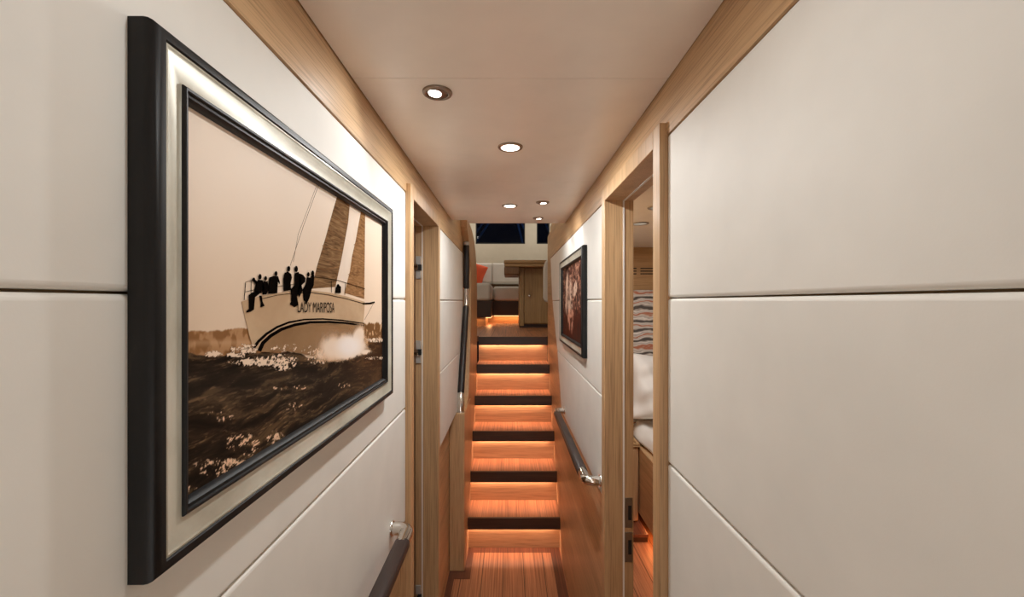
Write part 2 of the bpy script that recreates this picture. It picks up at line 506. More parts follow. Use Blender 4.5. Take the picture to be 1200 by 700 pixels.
# ------------------------------------------------------------------ framed pictures
def rect_ring(s, xw, ya, yb, za, zb, inset, h):
    x = xw - s * h
    return [(x, ya + inset, za + inset), (x, yb - inset, za + inset), (x, yb - inset, zb - inset), (x, ya + inset, zb - inset)]
def frame(s, xw, ya, yb, za, zb, label, silver_parent=True):
    t = thing('framed_picture', (xw, (ya + yb) / 2, za), label, 'picture')
    def loft(name, prof, mat):
        rings = [rect_ring(s, xw, ya, yb, za, zb, i, h) for i, h in prof]
        m = MB(); m.rings(rings, caps=False)
        return m.build(name, mat, t, smooth=True)
    out = [(0, 0.0), (0, .0135)] + [(.0075 - .0075 * math.cos(a), .0135 + .0105 * math.sin(a)) for a in (.35, .7, 1.05, 1.35, PI / 2)] + [(.0125, .0236), (.0138, .0215), (.0140, 0)]
    loft('outer_moulding', out, M['frame_black'])
    loft('silver_slip', [(.0135, 0), (.0135, .0216), (.0160, .0222), (.0185, .0206), (.0375, .0160), (.0395, .0168), (.0395, 0)], M['frame_silver'])
    loft('inner_bead', [(.0393, 0), (.0393, .0185), (.0410, .0205), (.0430, .0200), (.0440, .0172), (.0475, .0170), (.0490, .0150), (.0510, .0112), (.0510, 0)], M['frame_black'])
    return t

def bar_poly(pts, w):
    """a thin ribbon following 2D points, as one outline"""
    up, dn = [], []
    for i, p in enumerate(pts):
        a = pts[max(i - 1, 0)]; b = pts[min(i + 1, len(pts) - 1)]
        tx, ty = b[0] - a[0], b[1] - a[1]
        l = math.hypot(tx, ty) or 1
        wi = w[i] if isinstance(w, (list, tuple)) else w
        up.append((p[0] - ty / l * wi / 2, p[1] + tx / l * wi / 2)); dn.append((p[0] + ty / l * wi / 2, p[1] - tx / l * wi / 2))
    return up + dn[::-1]
def ell(cx, cy, rx, ry, n=12):
    return [(cx + rx * math.cos(2 * PI * i / n), cy + ry * math.sin(2 * PI * i / n)) for i in range(n)]

# --- printed images: a fine grid coloured per vertex
def fbm(x, y, octaves, seed, gain=.55):
    r = np.random.RandomState(seed); out = np.zeros_like(x); amp = 1.0; tot = 0
    for o in range(octaves):
        t = r.rand(256, 256)
        xi = np.floor(x).astype(int); yi = np.floor(y).astype(int)
        fx = x - xi; fy = y - yi
        fx = fx * fx * (3 - 2 * fx); fy = fy * fy * (3 - 2 * fy)
        g = lambda a, b: t[a % 256, b % 256]
        out += amp * ((g(xi, yi) * (1 - fx) + g(xi + 1, yi) * fx) * (1 - fy) + (g(xi, yi + 1) * (1 - fx) + g(xi + 1, yi + 1) * fx) * fy)
        tot += amp; amp *= gain; x = x * 2.03 + 17.3; y = y * 2.03 + 9.1
    return out / tot
def sstep(a, b, x):
    t = np.clip((x - a) / (b - a), 0, 1)
    return t * t * (3 - 2 * t)
def blend(c, rgb, m):
    return c * (1 - m[..., None]) + np.array(rgb, float) * m[..., None]
def tolin(c):
    c = np.clip(c, 0, 255) / 255
    return np.where(c <= .04045, c / 12.92, ((c + .055) / 1.055) ** 2.4)
def print_mat(name, alpha=False, rough=.5):
    m, nt, p = new_mat(name)
    a = nd(nt, 'ShaderNodeAttribute'); a.attribute_name = 'ink'
    nt.links.new(a.outputs['Color'], p.inputs['Base Color'])
    if alpha: nt.links.new(a.outputs['Alpha'], p.inputs['Alpha'])
    p.inputs['Roughness'].default_value = rough
    p.inputs['Specular IOR Level'].default_value = .03
    return m
def painted(name, x, ya, yb, za, zb, nu, nv, fn, mat, parent):
    U, V = np.meshgrid(np.linspace(ya, yb, nu), np.linspace(za, zb, nv))
    col = fn(U, V)
    co = np.stack([np.full(U.size, x), U.ravel(), V.ravel()], 1) - np.array(wloc(parent))[None]
    me = bpy.data.meshes.new(name)
    idx = np.arange(nu * nv).reshape(nv, nu)
    q = np.stack([idx[:-1, :-1], idx[:-1, 1:], idx[1:, 1:], idx[1:, :-1]], -1).reshape(-1, 4)
    me.vertices.add(nu * nv); me.vertices.foreach_set('co', co.astype(np.float32).ravel())
    me.loops.add(q.size); me.loops.foreach_set('vertex_index', q.astype(np.int32).ravel())
    me.polygons.add(len(q)); me.polygons.foreach_set('loop_start', np.arange(0, q.size, 4, dtype=np.int32))
    me.update(calc_edges=True); me.validate()
    at = me.color_attributes.new('ink', 'FLOAT_COLOR', 'POINT')
    at.data.foreach_set('color', col.reshape(-1, 4).astype(np.float32).ravel())
    me.materials.append(mat)
    o = bpy.data.objects.new(name, me); COL.objects.link(o); o.parent = parent
    return o

# --- the yacht photograph
FY = (.369, 1.133, 1.445, 1.9375)
pic = frame(-1, -.330, *FY, 'large silver framed sepia photograph of a racing yacht heeling in rough sea')
XP = -.3225
ylo, yhi, zlo, zhi = FY[0] + .050, FY[1] - .050, FY[2] + .050, FY[3] - .050
prn = MB().box(-.3285, XP, ylo, yhi, zlo, zhi).build('print', M['p_sky'], pic)
def uv(px, py, x=XP):
    d = -x * F / (CX - px)
    return (d, ZC - (py - CY) * d / F)
def clip(poly):
    """clip an outline to the print's rectangle"""
    def cut(ps, f, g):
        o = []
        for a, b in zip(ps, ps[1:] + ps[:1]):
            fa, fb = f(a), f(b)
            if fa >= 0: o.append(a)
            if (fa >= 0) != (fb >= 0):
                k = fa / (fa - fb); o.append((a[0] + (b[0] - a[0]) * k, a[1] + (b[1] - a[1]) * k))
        return o
    e = .0005
    for f in (lambda p: p[0] - ylo - e, lambda p: yhi - e - p[0], lambda p: p[1] - zlo - e, lambda p: zhi - e - p[1]):
        poly = cut(poly, f, None)
        if len(poly) < 3: return []
    return poly
def layer(name, polys, mat, lv, o=(0, 0), k=1.0):
    m = MB(); x = XP + .00025 * lv
    for poly in polys:
        q = clip([uv(o[0] + a / k, o[1] + b / k) for a, b in poly])
        if len(q) >= 3:
            m.prism(q, 'x', x - .0002, x)
    return m.build(name, mat, prn)
S8 = ((270, 200), 2.8)
S7 = ((270, 310), 7.777)
def px_of(U, V):
    return CX + XP * F / U, CY - (V - ZC) * F / U
def sea_line(px):
    return np.interp(px, [200, 240, 262, 290, 318, 340, 362, 395, 412, 428, 434, 455], [415, 416, 418, 413, 414, 411, 419, 424, 420, 408, 403, 399])
def paint_back(U, V):
    px, py = px_of(U, V)
    c = np.zeros(U.shape + (3,))
    n = fbm(U * 5, V * 5, 3, 1)
    c[:] = (242, 226, 210)
    c = blend(c, (222, 194, 166), sstep(180, 400, py) * .75 + .2 * (n - .5))
    # shoreline with ragged treetops
    tr = fbm(U * 55, V * 14, 4, 2); tr2 = fbm(U * 90, V * 70, 3, 3)
    top = np.interp(px, [205, 225, 245, 265, 285, 300], [393, 390, 388, 386, 385, 383]) - (tr - .5) * 9
    m = sstep(-1.2, 1.2, py - top) * (px < 330)
    c = blend(c, (176, 132, 92), m * .95)
    c = blend(c, (126, 84, 48), m * sstep(.46, .62, tr2) * .7)
    c = blend(c, (206, 168, 132), m * sstep(396, 402, py) * sstep(409, 401, py) * .45)
    top = 379 - (tr - .5) * 8
    m = sstep(-1.2, 1.2, py - top) * (px > 400)
    c = blend(c, (122, 84, 50), m)
    c = blend(c, (214, 178, 140), m * sstep(.6, .72, tr2) * .9)
    # sea
    w = fbm(U * 13 + 2.5 * fbm(U * 6, V * 14, 3, 8), V * 85 + 5 * fbm(U * 7, V * 12, 3, 18), 6, 4, .66); w2 = fbm(U * 60 + 2 * w, V * 300, 3, 5, .7); w3 = fbm(U * 7, V * 9, 3, 6)
    line = sea_line(px) + (fbm(U * 60, V * 3, 3, 9) - .5) * 5
    m = sstep(-.8, .8, py - line)
    sea = np.zeros_like(c); sea[:] = (44, 34, 26)
    sea = blend(sea, (104, 80, 56), sstep(.47, .72, w) * .85)
    sea = blend(sea, (28, 21, 16), sstep(.5, .32, w) * .7)
    sea = blend(sea, (150, 116, 84), sstep(.56, .74, w2) * sstep(.42, .56, w) * .6)
    sea = blend(sea, (96, 58, 32), sstep(380, 450, px) * .5)
    sea = blend(sea, (66, 60, 52), sstep(420, 445, py) * sstep(500, 445, py) * .25)
    def near(cx, cy, rx, ry):
        return np.clip(1 - ((px - cx) / rx) ** 2 - ((py - cy) / ry) ** 2, 0, 1)
    g = near(284, 520, 22, 13) + near(262, 548, 40, 12) * .85 + near(296, 530, 12, 10) * .8 + near(322, 513, 12, 9) * .8 + near(345, 477, 16, 6) * .4 + near(258, 488, 20, 8) * .3 + near(222, 574, 12, 5) * .9 + near(402, 452, 10, 4) * .35 + near(328, 454, 10, 4) * .4 + near(352, 454, 10, 3) * .4
    g = np.clip(g, 0, 1)
    sp = fbm(U * 170 + 4 * fbm(U * 30, V * 30, 2, 14), V * 240, 4, 11, .65)
    sea = blend(sea, (150, 112, 78), g * sstep(.42, .6, sp) * .6)
    sea = blend(sea, (240, 200, 166), sstep(.64 - .13 * g, .70 - .13 * g, sp) * sstep(.02, .2, g))
    c = c * (1 - m[..., None]) + sea * m[..., None]
    return np.concatenate([tolin(c), np.ones(U.shape + (1,))], -1)
M['ink'] = print_mat('printed photograph')
M['ink_a'] = print_mat('printed spray', True)
painted('sea_and_sky', XP + .0001, ylo + .0003, yhi - .0003, zlo + .0003, zhi - .0003, 800, 480, paint_back, M['ink'], prn)
layer('mainsail', [[(352, 78), (391, 112), (386, 170), (366, 280), (345, 382), (266, 388), (285, 310), (312, 220), (335, 135)]], M['p_sail'], 1, *S8)
layer('pale_sail', [[(391, 112), (427, 136), (410, 230), (372, 396), (344, 382), (366, 280), (386, 170)]], M['p_pale'], 2, *S8)
layer('jib', [[(426, 134), (442, 142), (439, 422), (374, 402), (392, 330), (402, 260)]], M['p_sail2'], 1, *S8)
layer('sail_seam', [bar_poly([(335, 150), (360, 166), (384, 172)], 2.2), bar_poly([(300, 246), (335, 258), (368, 262)], 2.2), bar_poly([(282, 318), (310, 326), (354, 316)], 2.2), bar_poly([(385, 342), (410, 330), (438, 318)], 1.6), bar_poly([(404, 244), (420, 236), (440, 222)], 1.6)], M['p_sail2'], 3, *S8)
for pts, wd in (([(292, 40), (240, 180), (196, 312)], 1.0), ([(286, 40), (222, 210), (206, 300)], .8), ([(471, 433), (440, 490)], .8)):
    layer('stay', [bar_poly(pts, wd)], M['p_line'], 1, *S8)
layer('hull', [[(35, 430), (70, 419), (110, 410), (160, 401), (215, 395), (265, 393), (320, 400), (380, 413), (440, 431), (438, 470), (434, 512), (434, 560), (400, 600), (330, 622), (250, 604), (180, 592), (120, 596), (98, 594), (75, 588), (60, 540), (46, 480)]], M['p_hull'], 3, *S8)
layer('lower_hull', [[(98, 594), (104, 572), (130, 545), (170, 523), (220, 508), (280, 502), (340, 502), (436, 512), (434, 560), (400, 600), (330, 622), (250, 604), (180, 592), (120, 596)]], M['p_hull_low'], 4, *S8)
layer('hull_stripe', [bar_poly([(72, 584), (90, 560), (116, 536), (150, 514), (190, 498), (240, 489), (300, 487), (360, 491), (437, 502)], [10, 9, 8, 7, 6, 5, 4.5, 4, 4]),
                      bar_poly([(92, 592), (104, 566), (130, 542), (165, 521), (210, 506), (260, 498), (320, 497), (380, 501), (437, 509)], [13, 12, 11, 10, 9, 8, 7, 6, 5])], M['p_dark'], 5, *S8)
layer('deck_edge', [bar_poly([(100, 421), (150, 409), (205, 402), (262, 400), (320, 408), (380, 421), (440, 438)], 1.6), bar_poly([(432, 437), (455, 436), (472, 432)], 5)], M['p_dark'], 5, *S8)
layer('railing', [bar_poly([(43, 425), (48, 366), (70, 359)], 1.6), bar_poly([(65, 416), (66, 362)], 1.4), bar_poly([(48, 398), (72, 392), (110, 382)], 1.2), bar_poly([(130, 384), (170, 378), (215, 372)], 1.2),
                  bar_poly([(262, 348), (300, 352), (350, 360), (440, 388)], 1.4), bar_poly([(330, 362), (330, 400)], 1.2), bar_poly([(376, 370), (374, 408)], 1.2)], M['p_dark'], 4, *S8)
crew = [
    ([(225, 165), (245, 138), (285, 145), (300, 230), (270, 262), (225, 262), (210, 240)], [(225, 240), (262, 262), (215, 300), (205, 412), (175, 432), (135, 440), (138, 420), (160, 405), (158, 280), (180, 262)], [(193, 150), (212, 135), (240, 160), (230, 188)], ell(261, 112, 13, 25), ell(203, 137, 13, 17)),
    ([(292, 152), (330, 155), (340, 230), (318, 275), (283, 275), (283, 200)], [(252, 285), (276, 285), (283, 340), (303, 378), (265, 392), (268, 350)], ell(312, 128, 12, 22)),
    ([(345, 120), (385, 105), (425, 108), (442, 160), (440, 180), (424, 160), (418, 262), (335, 270), (338, 180)], ell(407, 84, 13, 23)),
    ([(485, 78), (515, 65), (545, 88), (552, 120), (540, 170), (545, 232), (478, 246), (474, 130)], ell(523, 40, 14, 26)),
    ([(578, 80), (612, 68), (626, 100), (632, 150), (630, 215), (612, 250), (600, 300), (612, 372), (575, 390), (533, 362), (545, 340), (542, 225), (575, 190)], [(622, 82), (655, 95), (676, 125), (672, 160), (640, 190), (650, 235), (640, 262), (618, 300), (600, 250), (618, 190)], ell(592, 42, 15, 28)),
    ([(690, 112), (716, 122), (738, 100), (757, 95), (752, 190), (732, 230), (715, 300), (692, 352), (660, 330), (650, 230), (680, 180)], ell(703, 92, 11, 22), ell(743, 82, 13, 26)),
    ([(955, 205), (985, 190), (1002, 205), (1000, 262), (950, 262)], ell(975, 195, 12, 16)),
]
for fig in crew:
    layer('crew_silhouette', fig, M['p_dark'], 6, *S7)
def paint_spray(U, V):
    px, py = px_of(U, V)
    c = np.zeros(U.shape + (3,)); c[:] = (216, 176, 140)
    n = fbm(U * 40, V * 50, 5, 21, .6); n2 = fbm(U * 90, V * 110, 4, 22, .6)
    # bow plume
    def bl(cx, cy, rx, ry, rot=0.0):
        dx, dy = px - cx, py - cy; ca, sa = math.cos(rot), math.sin(rot)
        return np.exp(-(((dx * ca + dy * sa) / rx) ** 2 + ((dy * ca - dx * sa) / ry) ** 2))
    k = np.maximum.reduce([bl(405, 408, 25, 15, -.15), .95 * bl(419, 396, 8, 14, .35), .72 * bl(388, 408, 18, 18), .5 * bl(374, 416, 9, 10), .8 * bl(428, 413, 8, 4)])
    k *= sstep(3, -3, py - np.interp(px, [360, 372, 398, 410, 424, 436], [424, 426, 425, 421, 417, 413]) + 7 * (n2 - .5))
    k *= sstep(4, -3, px - np.interp(py, [380, 392, 402, 414], [425, 426, 428, 436]) + 6 * (n2 - .5))
    a = np.clip(sstep(.05, .55, k + .35 * (n - .5) * sstep(.05, .3, k)), 0, 1) * .97
    c = blend(c, (244, 222, 202), sstep(.2, .65, k))
    c = blend(c, (252, 242, 236), sstep(22, 5, np.hypot(px - 408, (py - 406) * 1.15)))
    # foam of the quarter wave
    f = np.zeros_like(px)
    for cx, cy, rx, ry, kk in ((284, 409, 20, 6, 1), (276, 417, 20, 4, .8), (300, 424, 34, 6, 1), (326, 424, 22, 9, 1), (330, 430, 12, 5, .9), (248, 415, 12, 4, .8), (440, 399, 13, 3, .9), (440, 420, 14, 2, .6), (340, 408, 30, 5, .4), (372, 418, 14, 10, .8)):
        f = np.maximum(f, kk * np.clip(1.15 - ((px - cx) / rx) ** 2 - ((py - cy) / ry) ** 2, 0, 1))
    n3 = fbm(U * 200 + 3 * n, V * 330, 4, 24, .65)
    fa = sstep(.56, .64, n3 * .85 + f * .27) * sstep(.02, .15, f)
    c = blend(c, (238, 214, 190), fa * (a < .3))
    a = np.maximum(a, fa)
    return np.concatenate([tolin(c), a[..., None]], -1)
painted('spray', XP + .0021, ylo + .0003, yhi - .0003, 1.69 - .155, 1.69 - .02, 800, 190, paint_spray, M['ink_a'], prn)
# the name on the bow
cu = bpy.data.curves.new('name', 'FONT'); cu.body = 'LADY MARIPOSA'; cu.size = 1; cu.space_character = .98
to = bpy.data.objects.new('name', cu); COL.objects.link(to)
bpy.context.view_layer.update()
me = bpy.data.meshes.new_from_object(to.evaluated_get(bpy.context.evaluated_depsgraph_get()))
bpy.data.objects.remove(to)
xs = [v.co.x for v in me.vertices]; ysz = [v.co.y for v in me.vertices]
x0, xw_, h_ = min(xs), max(xs) - min(xs), max(ysz) - min(ysz)
base = wloc(prn)
ua, za = uv(347.5, 366); ub, zb_ = uv(391, 366.5)
for v in me.vertices:
    k = (v.co.x - x0) / xw_; q = v.co.y / h_
    hgt = (.0155 + .0035 * k)
    v.co = Vector((XP + .0018, ua + (ub - ua) * k, za + (zb_ - za) * k + q * hgt)) - base
me.materials.clear(); me.materials.append(M['p_dark'])
lo = bpy.data.objects.new('lettering', me); COL.objects.link(lo); lo.parent = prn

# --- the small picture by the stairs
F2 = (1.83, 2.638, 1.69 - .2425, 1.69 + .245)
p2 = frame(1, .335, *F2, 'black and silver framed red-brown speckled picture on the wall beside the steps')
yl2, yh2, zl2, zh2 = F2[0] + .050, F2[1] - .050, F2[2] + .050, F2[3] - .050
pr2 = MB().box(.3275, .334, yl2, yh2, zl2, zh2).build('print', M['p2_base'], p2)
def paint_two(U, V):
    a = (yh2 - U) / (yh2 - yl2); b = (V - zl2) / (zh2 - zl2)
    n = fbm(U * 70, V * 70, 5, 31, .65); n2 = fbm(U * 26, V * 14, 4, 32); n3 = fbm(U * 45, V * 9, 4, 33, .6)
    c = np.zeros(U.shape + (3,)); c[:] = (92, 56, 44)
    c = blend(c, (40, 22, 18), sstep(.50, .36, n))
    c = blend(c, (186, 140, 116), sstep(.52, .66, n) * .85)
    c = blend(c, (70, 32, 24), sstep(.42, .26, b + .25 * (n2 - .5)) * .92)
    c = blend(c, (52, 34, 30), sstep(.45, .6, n2) * sstep(.55, .7, a) * sstep(.75, .5, b) * .8)
    def soft(cx, cy, rx, ry, lean=0.0):
        return np.clip(1.2 - ((a - cx - lean * (b - cy)) / rx) ** 2 - ((b - cy) / ry) ** 2, 0, 1)
    p = np.maximum.reduce([soft(.26, .62, .13, .36, .1), soft(.46, .58, .07, .3, -.1), soft(.66, .66, .12, .12, .5), soft(.36, .44, .22, .10)])
    c = blend(c, (206, 176, 154), sstep(.2, .8, p) * sstep(.34, .56, n3 * .7 + n * .3) * .9)
    q = np.maximum.reduce([soft(.36, .24, .07, .17, -.3), soft(.54, .22, .06, .18, .2), soft(.45, .34, .18, .08)])
    c = blend(c, (206, 150, 124), sstep(.1, .9, q) * sstep(.32, .60, n3 * .5 + n * .5) * .9)
    return np.concatenate([tolin(c), np.ones(U.shape + (1,))], -1)
painted('printed_image', .3273, yl2 + .0003, yh2 - .0003, zl2 + .0003, zh2 - .0003, 320, 190, paint_two, M['ink'], pr2)

# ------------------------------------------------------------------ downlights
WARM = (.99, 1, .99)
def spot(name, loc, target, watts, size=110, blend=.7, rad=.02, col=WARM):
    l = bpy.data.lights.new(name, 'SPOT')
    l.energy = watts; l.spot_size = math.radians(size); l.spot_blend = blend; l.shadow_soft_size = rad; l.color = col
    o = bpy.data.objects.new(name, l); COL.objects.link(o)
    o.location = loc
    o.rotation_euler = (Vector(target) - Vector(loc)).to_track_quat('-Z', 'Y').to_euler()
    return o
def disc(name, loc, target, watts, dia, col=WARM):
    l = bpy.data.lights.new(name, 'AREA'); l.shape = 'DISK'; l.size = dia; l.energy = watts; l.color = col
    o = bpy.data.objects.new(name, l); COL.objects.link(o); o.location = loc
    o.rotation_euler = (Vector(target) - Vector(loc)).to_track_quat('-Z', 'Y').to_euler()
    return o
def downlight(x, y, r, label, aim=None, watts=8, z=CZ, lens='lens', size=110, col=WARM):
    t = thing('downlight', (x, y, z), label, 'ceiling light', 'ceiling downlights')
    MB().lathe([(r, 0), (r, .002), (r * .96, .0045), (r * .80, .0055), (r * .74, .0045), (r * .72, .0005)], (x, y, z)).build('bezel', M['nickel'], t, smooth=True)
    if aim is None:
        MB().lathe([(r * .73, .0005), (r * .73, .0035), (r * .5, .0042), (.0005, .0044)], (x, y, z)).build('lens', M[lens], t, smooth=True)
        disc('downlight_lamp', (x, y, z - .012), (x, y, z - 1), watts, .05, col)
    else:
        d = (Vector(aim) - Vector((x, y, z))).normalized()
        # tilting eyeball: a shallow dome that turns towards what it lights
        MB().lathe([(r * .73, .0005), (r * .70, .0030), (r * .58, .0052), (.0005, .0060)], (x, y, z)).build('eyeball', M['nickel'], t, smooth=True)
        h = Vector((d.x, d.y, 0)).normalized()
        c = Vector((x, y, z - .0050)) + h * r * .2
        n = (Vector((0, 0, -1)) + h * .12).normalized()
        MB().lathe([(r * .43, -.002), (r * .43, .0012), (r * .3, .0018), (.0005, .002)], c, n).build('lens', M[lens], t, smooth=True)
        spot('downlight_lamp', c + n * .012, aim, watts, size, .75, .02, col)
    return t
downlight(-.159, .947, .033, 'tilted downlight in the ceiling nearest the large framed yacht picture', (-.33, .80, 1.93), 1.3)
downlight(.004, 1.28, .0375, 'larger round downlight at the ceiling centre between the two doorways', None, 5.0)
downlight(.004, 2.06, .037, 'bright round downlight over the foot of the stairs', None, 2.7)
downlight(.157, 1.99, .031, 'small tilted downlight beside the bright one over the stair foot', (.335, 2.15, 1.85), 2.0)
downlight(.161, 2.365, .029, 'small tilted downlight closest to the ceiling edge before the stairs', (.335, 2.45, 1.8), 1.8)
for yy, ww in ((.42, .92), (-.30, .45)):
    disc('corridor_lamp', (.0, yy, CZ - .014), (0, yy, 0), ww, .045)
l = bpy.data.lights.new('back_fill_light', 'AREA'); l.shape = 'RECTANGLE'; l.size = .6; l.size_y = 1.2; l.energy = 5.6; l.color = (.99, 1, .99)  # added fill behind the camera, lifts ceiling and near walls; no cabin there
o = bpy.data.objects.new('back_fill_light', l); COL.objects.link(o); o.location = (0, YB + .05, 1.0); o.rotation_euler = (math.radians(118), 0, 0)
for (x, y, z) in LED:
    l = bpy.data.lights.new('step_led', 'AREA'); l.shape = 'RECTANGLE'; l.size = .585; l.size_y = .008
    l.energy = 1.15; l.color = (1, .58, .40)
    o = bpy.data.objects.new('step_led', l); COL.objects.link(o); o.location = (x, y, z)

# ------------------------------------------------------------------ salon above
fs = MB().box(-1.6, 1.6, Y1 + 5 * RUN + .1, 8.0, LAND - .05, LAND).build('floor_salon', M['teak']); struct(fs)
SB = 8.0
wb = MB()
wz0, wz1 = ZC + 1.088, ZC + 1.62
xa, xb, xc, xd = -.625, .300, .520, .760
zt = 3.5
wb.box(-1.6, 1.6, SB, SB + .08, LAND, wz0).box(-1.6, 1.6, SB, SB + .08, wz1, zt)
wb.box(-1.6, xa, SB, SB + .08, wz0, wz1).box(xb, xc, SB, SB + .08, wz0, wz1).box(xd, 1.6, SB, SB + .08, wz0, wz1)
struct(wb.build('wall_salon', M['beige']))
sw = MB().box(-1.65, -1.6, 3.8, SB, LAND, zt).box(1.6, 1.65, 3.8, SB, LAND, zt).box(-1.6, -.43, 3.8, 3.86, LAND, zt).box(.415, 1.6, 3.94, 4.0, LAND, zt)
sw.box(-.43, .42, 2.36, 2.42, CZ + .08, zt).box(-.49, -.43, 2.42, 3.86, 2.30, zt).box(.415, .475, 2.42, 4.0, 2.30, zt)
struct(sw.build('wall_salon_side', M['beige']))
struct(MB().box(-1.65, 1.65, 2.36, SB + .08, zt, zt + .05).build('ceiling_salon', M['white_paint']))
for n, (a, b) in enumerate(((xa, xb), (xc, xd)), 1):
    fr = MB()
    fr.box(a, b, SB + .005, SB + .05, wz0, wz0 + .022).box(a, b, SB + .005, SB + .05, wz1 - .02, wz1).box(a, a + .018, SB + .005, SB + .05, wz0, wz1).box(b - .018, b, SB + .005, SB + .05, wz0, wz1)
    fr = fr.build('window_%d' % n, M['black']); struct(fr)
    MB().box(a, b, SB + .03, SB + .036, wz0, wz1).build('pane', M['glass'], fr)
# blue bars added outside to imitate the light streaks in the windows
for (x0, z0, x1, z1) in ((-1.1, 2.6, -.45, 3.6), (-.9, 2.7, -.38, 3.5), (.36, 2.7, .12, 3.7), (.62, 2.75, .22, 3.5), (1.1, 2.7, .8, 3.4)):
    o = MB().tube([(x0, 9.2, z0), ((x0 + x1) / 2, 9.25, (z0 + z1) / 2), (x1, 9.3, z1)], .022, None, 8).build('streak_bar', M['streak_blue'], None, smooth=True)
    tag(o, 'dim blue bar added beyond the far windows to imitate light streaks', 'streak bar', 'added bars outside the windows')

# bar counter
ct = thing('bar_counter', (.3, 5.4, LAND), 'oak bar cabinet with an overhanging worktop at the head of the stairs', 'bar counter')
YC = 5.4
MB().box(.131, .62, YC + .03, YC + .55, LAND, LAND + .05).build('kick_board', M['walnut_x'], ct)
MB().box(.191, .62, YC + .004, YC + .55, LAND + .042, ZC + .432).box(.131, .189, YC - .012, YC + .55, LAND + .02, ZC + .432).build('carcass', M['honey_z'], ct, bevel=.003)
dd = MB().box(.193, .49, YC - .012, YC + .003, LAND + .055, ZC + .42).build('cabinet_door', M['honey_z'], ct, bevel=.003)
MB().lathe([(.011, 0), (.010, .012), (.015, .018), (.015, .026), (.008, .03)], (.255, YC - .012, ZC + .076), (0, -1, 0), 16).build('knob', M['chrome'], dd, smooth=True)
MB().box(-.062, .66, YC - .20, YC + .56, ZC + .470, ZC + .512).build('worktop', M['oak_pale'], ct, bevel=.012, seg=3)
MB().box(-.055, .65, YC - .19, YC + .55, ZC + .430, ZC + .468).build('worktop_edge', M['oak_pale'], ct, bevel=.006)
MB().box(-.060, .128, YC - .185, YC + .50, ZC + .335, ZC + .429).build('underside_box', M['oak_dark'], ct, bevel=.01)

# bar stool with the white back
bs = thing('bar_stool', (.66, 4.85, LAND), 'white padded stool back half hidden behind the top of the right stair wall', 'stool')
MB().lathe([(.19, 0), (.19, .012), (.03, .03), (.028, .05)], (.66, 4.85, LAND), (0, 0, 1), 24).build('base', M['chrome'], bs, smooth=True)
MB().tube([(.66, 4.85, LAND + .04), (.66, 4.85, LAND + .25)], .027, None, 16, up=(1, 0, 0)).build('column', M['chrome'], bs, smooth=True)
MB().box(.50, .84, 4.68, 5.02, LAND + .25, LAND + .33).build('seat', M['stool'], bs, bevel=.03, seg=4)
MB().prism([(.400, ZC + .05), (.418, ZC + .004), (.46, ZC - .01), (.86, ZC - .01), (.90, ZC + .05), (.90, ZC + .46), (.86, ZC + .52), (.47, ZC + .52), (.425, ZC + .47), (.402, ZC + .40)], 'y', 4.98, 5.05).build('backrest', M['stool'], bs, bevel=.02, seg=4)

# sofa
so = thing('sofa', (-.2, 6.6, LAND), 'pale grey corner sofa on a dark base with amber light underneath', 'sofa')
MB().box(-1.58, -.32, 5.83, 7.6, LAND, LAND + .117).box(-.32, .62, 6.58, 7.6, LAND, LAND + .117).build('plinth', M['oak_x'], so)
MB().box(-1.58, -.245, 5.75, 7.7, LAND + .117, ZC + .012).box(-.245, .66, 6.50, 7.7, LAND + .117, ZC + .012).build('base', M['sofa_base'], so, bevel=.004)
MB().box(-1.57, -.245, 5.73, 6.48, ZC + .014, ZC + .256).build('seat_cushion', M['sofa'], so, bevel=.045, seg=5)
MB().box(-1.57, -.245, 6.50, 7.35, ZC + .014, ZC + .235).build('seat_cushion', M['sofa'], so, bevel=.04, seg=5)
MB().box(-.24, .66, 6.48, 7.35, ZC + .014, ZC + .235).build('seat_cushion', M['sofa'], so, bevel=.045, seg=5)
MB().box(-1.57, .66, 7.60, 7.72, ZC + .014, ZC + .50).build('back_board', M['oak_pale'], so)
for a, b in ((-1.55, -.945), (-.94, -.292), (-.284, .66)):
    MB().prism([(7.36, ZC + .305), (7.32, ZC + .34), (7.40, ZC + .66), (7.44, ZC + .68), (7.56, ZC + .66), (7.58, ZC + .60), (7.50, ZC + .31)], 'x', a, b).build('back_cushion', M['sofa'], so, bevel=.02, seg=4)
MB().box(-.23, .60, 6.53, 6.56, LAND + .105, LAND + .116).box(-.316, -.25, 5.8, 6.5, LAND + .105, LAND + .116).build('led_strip', M['led'], so)
for (x, y, w, h, e) in ((.18, 6.545, .8, .02, 1.6), (-.283, 6.15, .04, .65, 1.0), (-.8, 5.79, .9, .02, 1.0)):
    l = bpy.data.lights.new('plinth_led', 'AREA'); l.shape = 'RECTANGLE'; l.size = w; l.size_y = h; l.energy = e * .5; l.color = (1, .42, .16)
    o = bpy.data.objects.new('plinth_led', l); COL.objects.link(o); o.location = (x, y, LAND + .10)

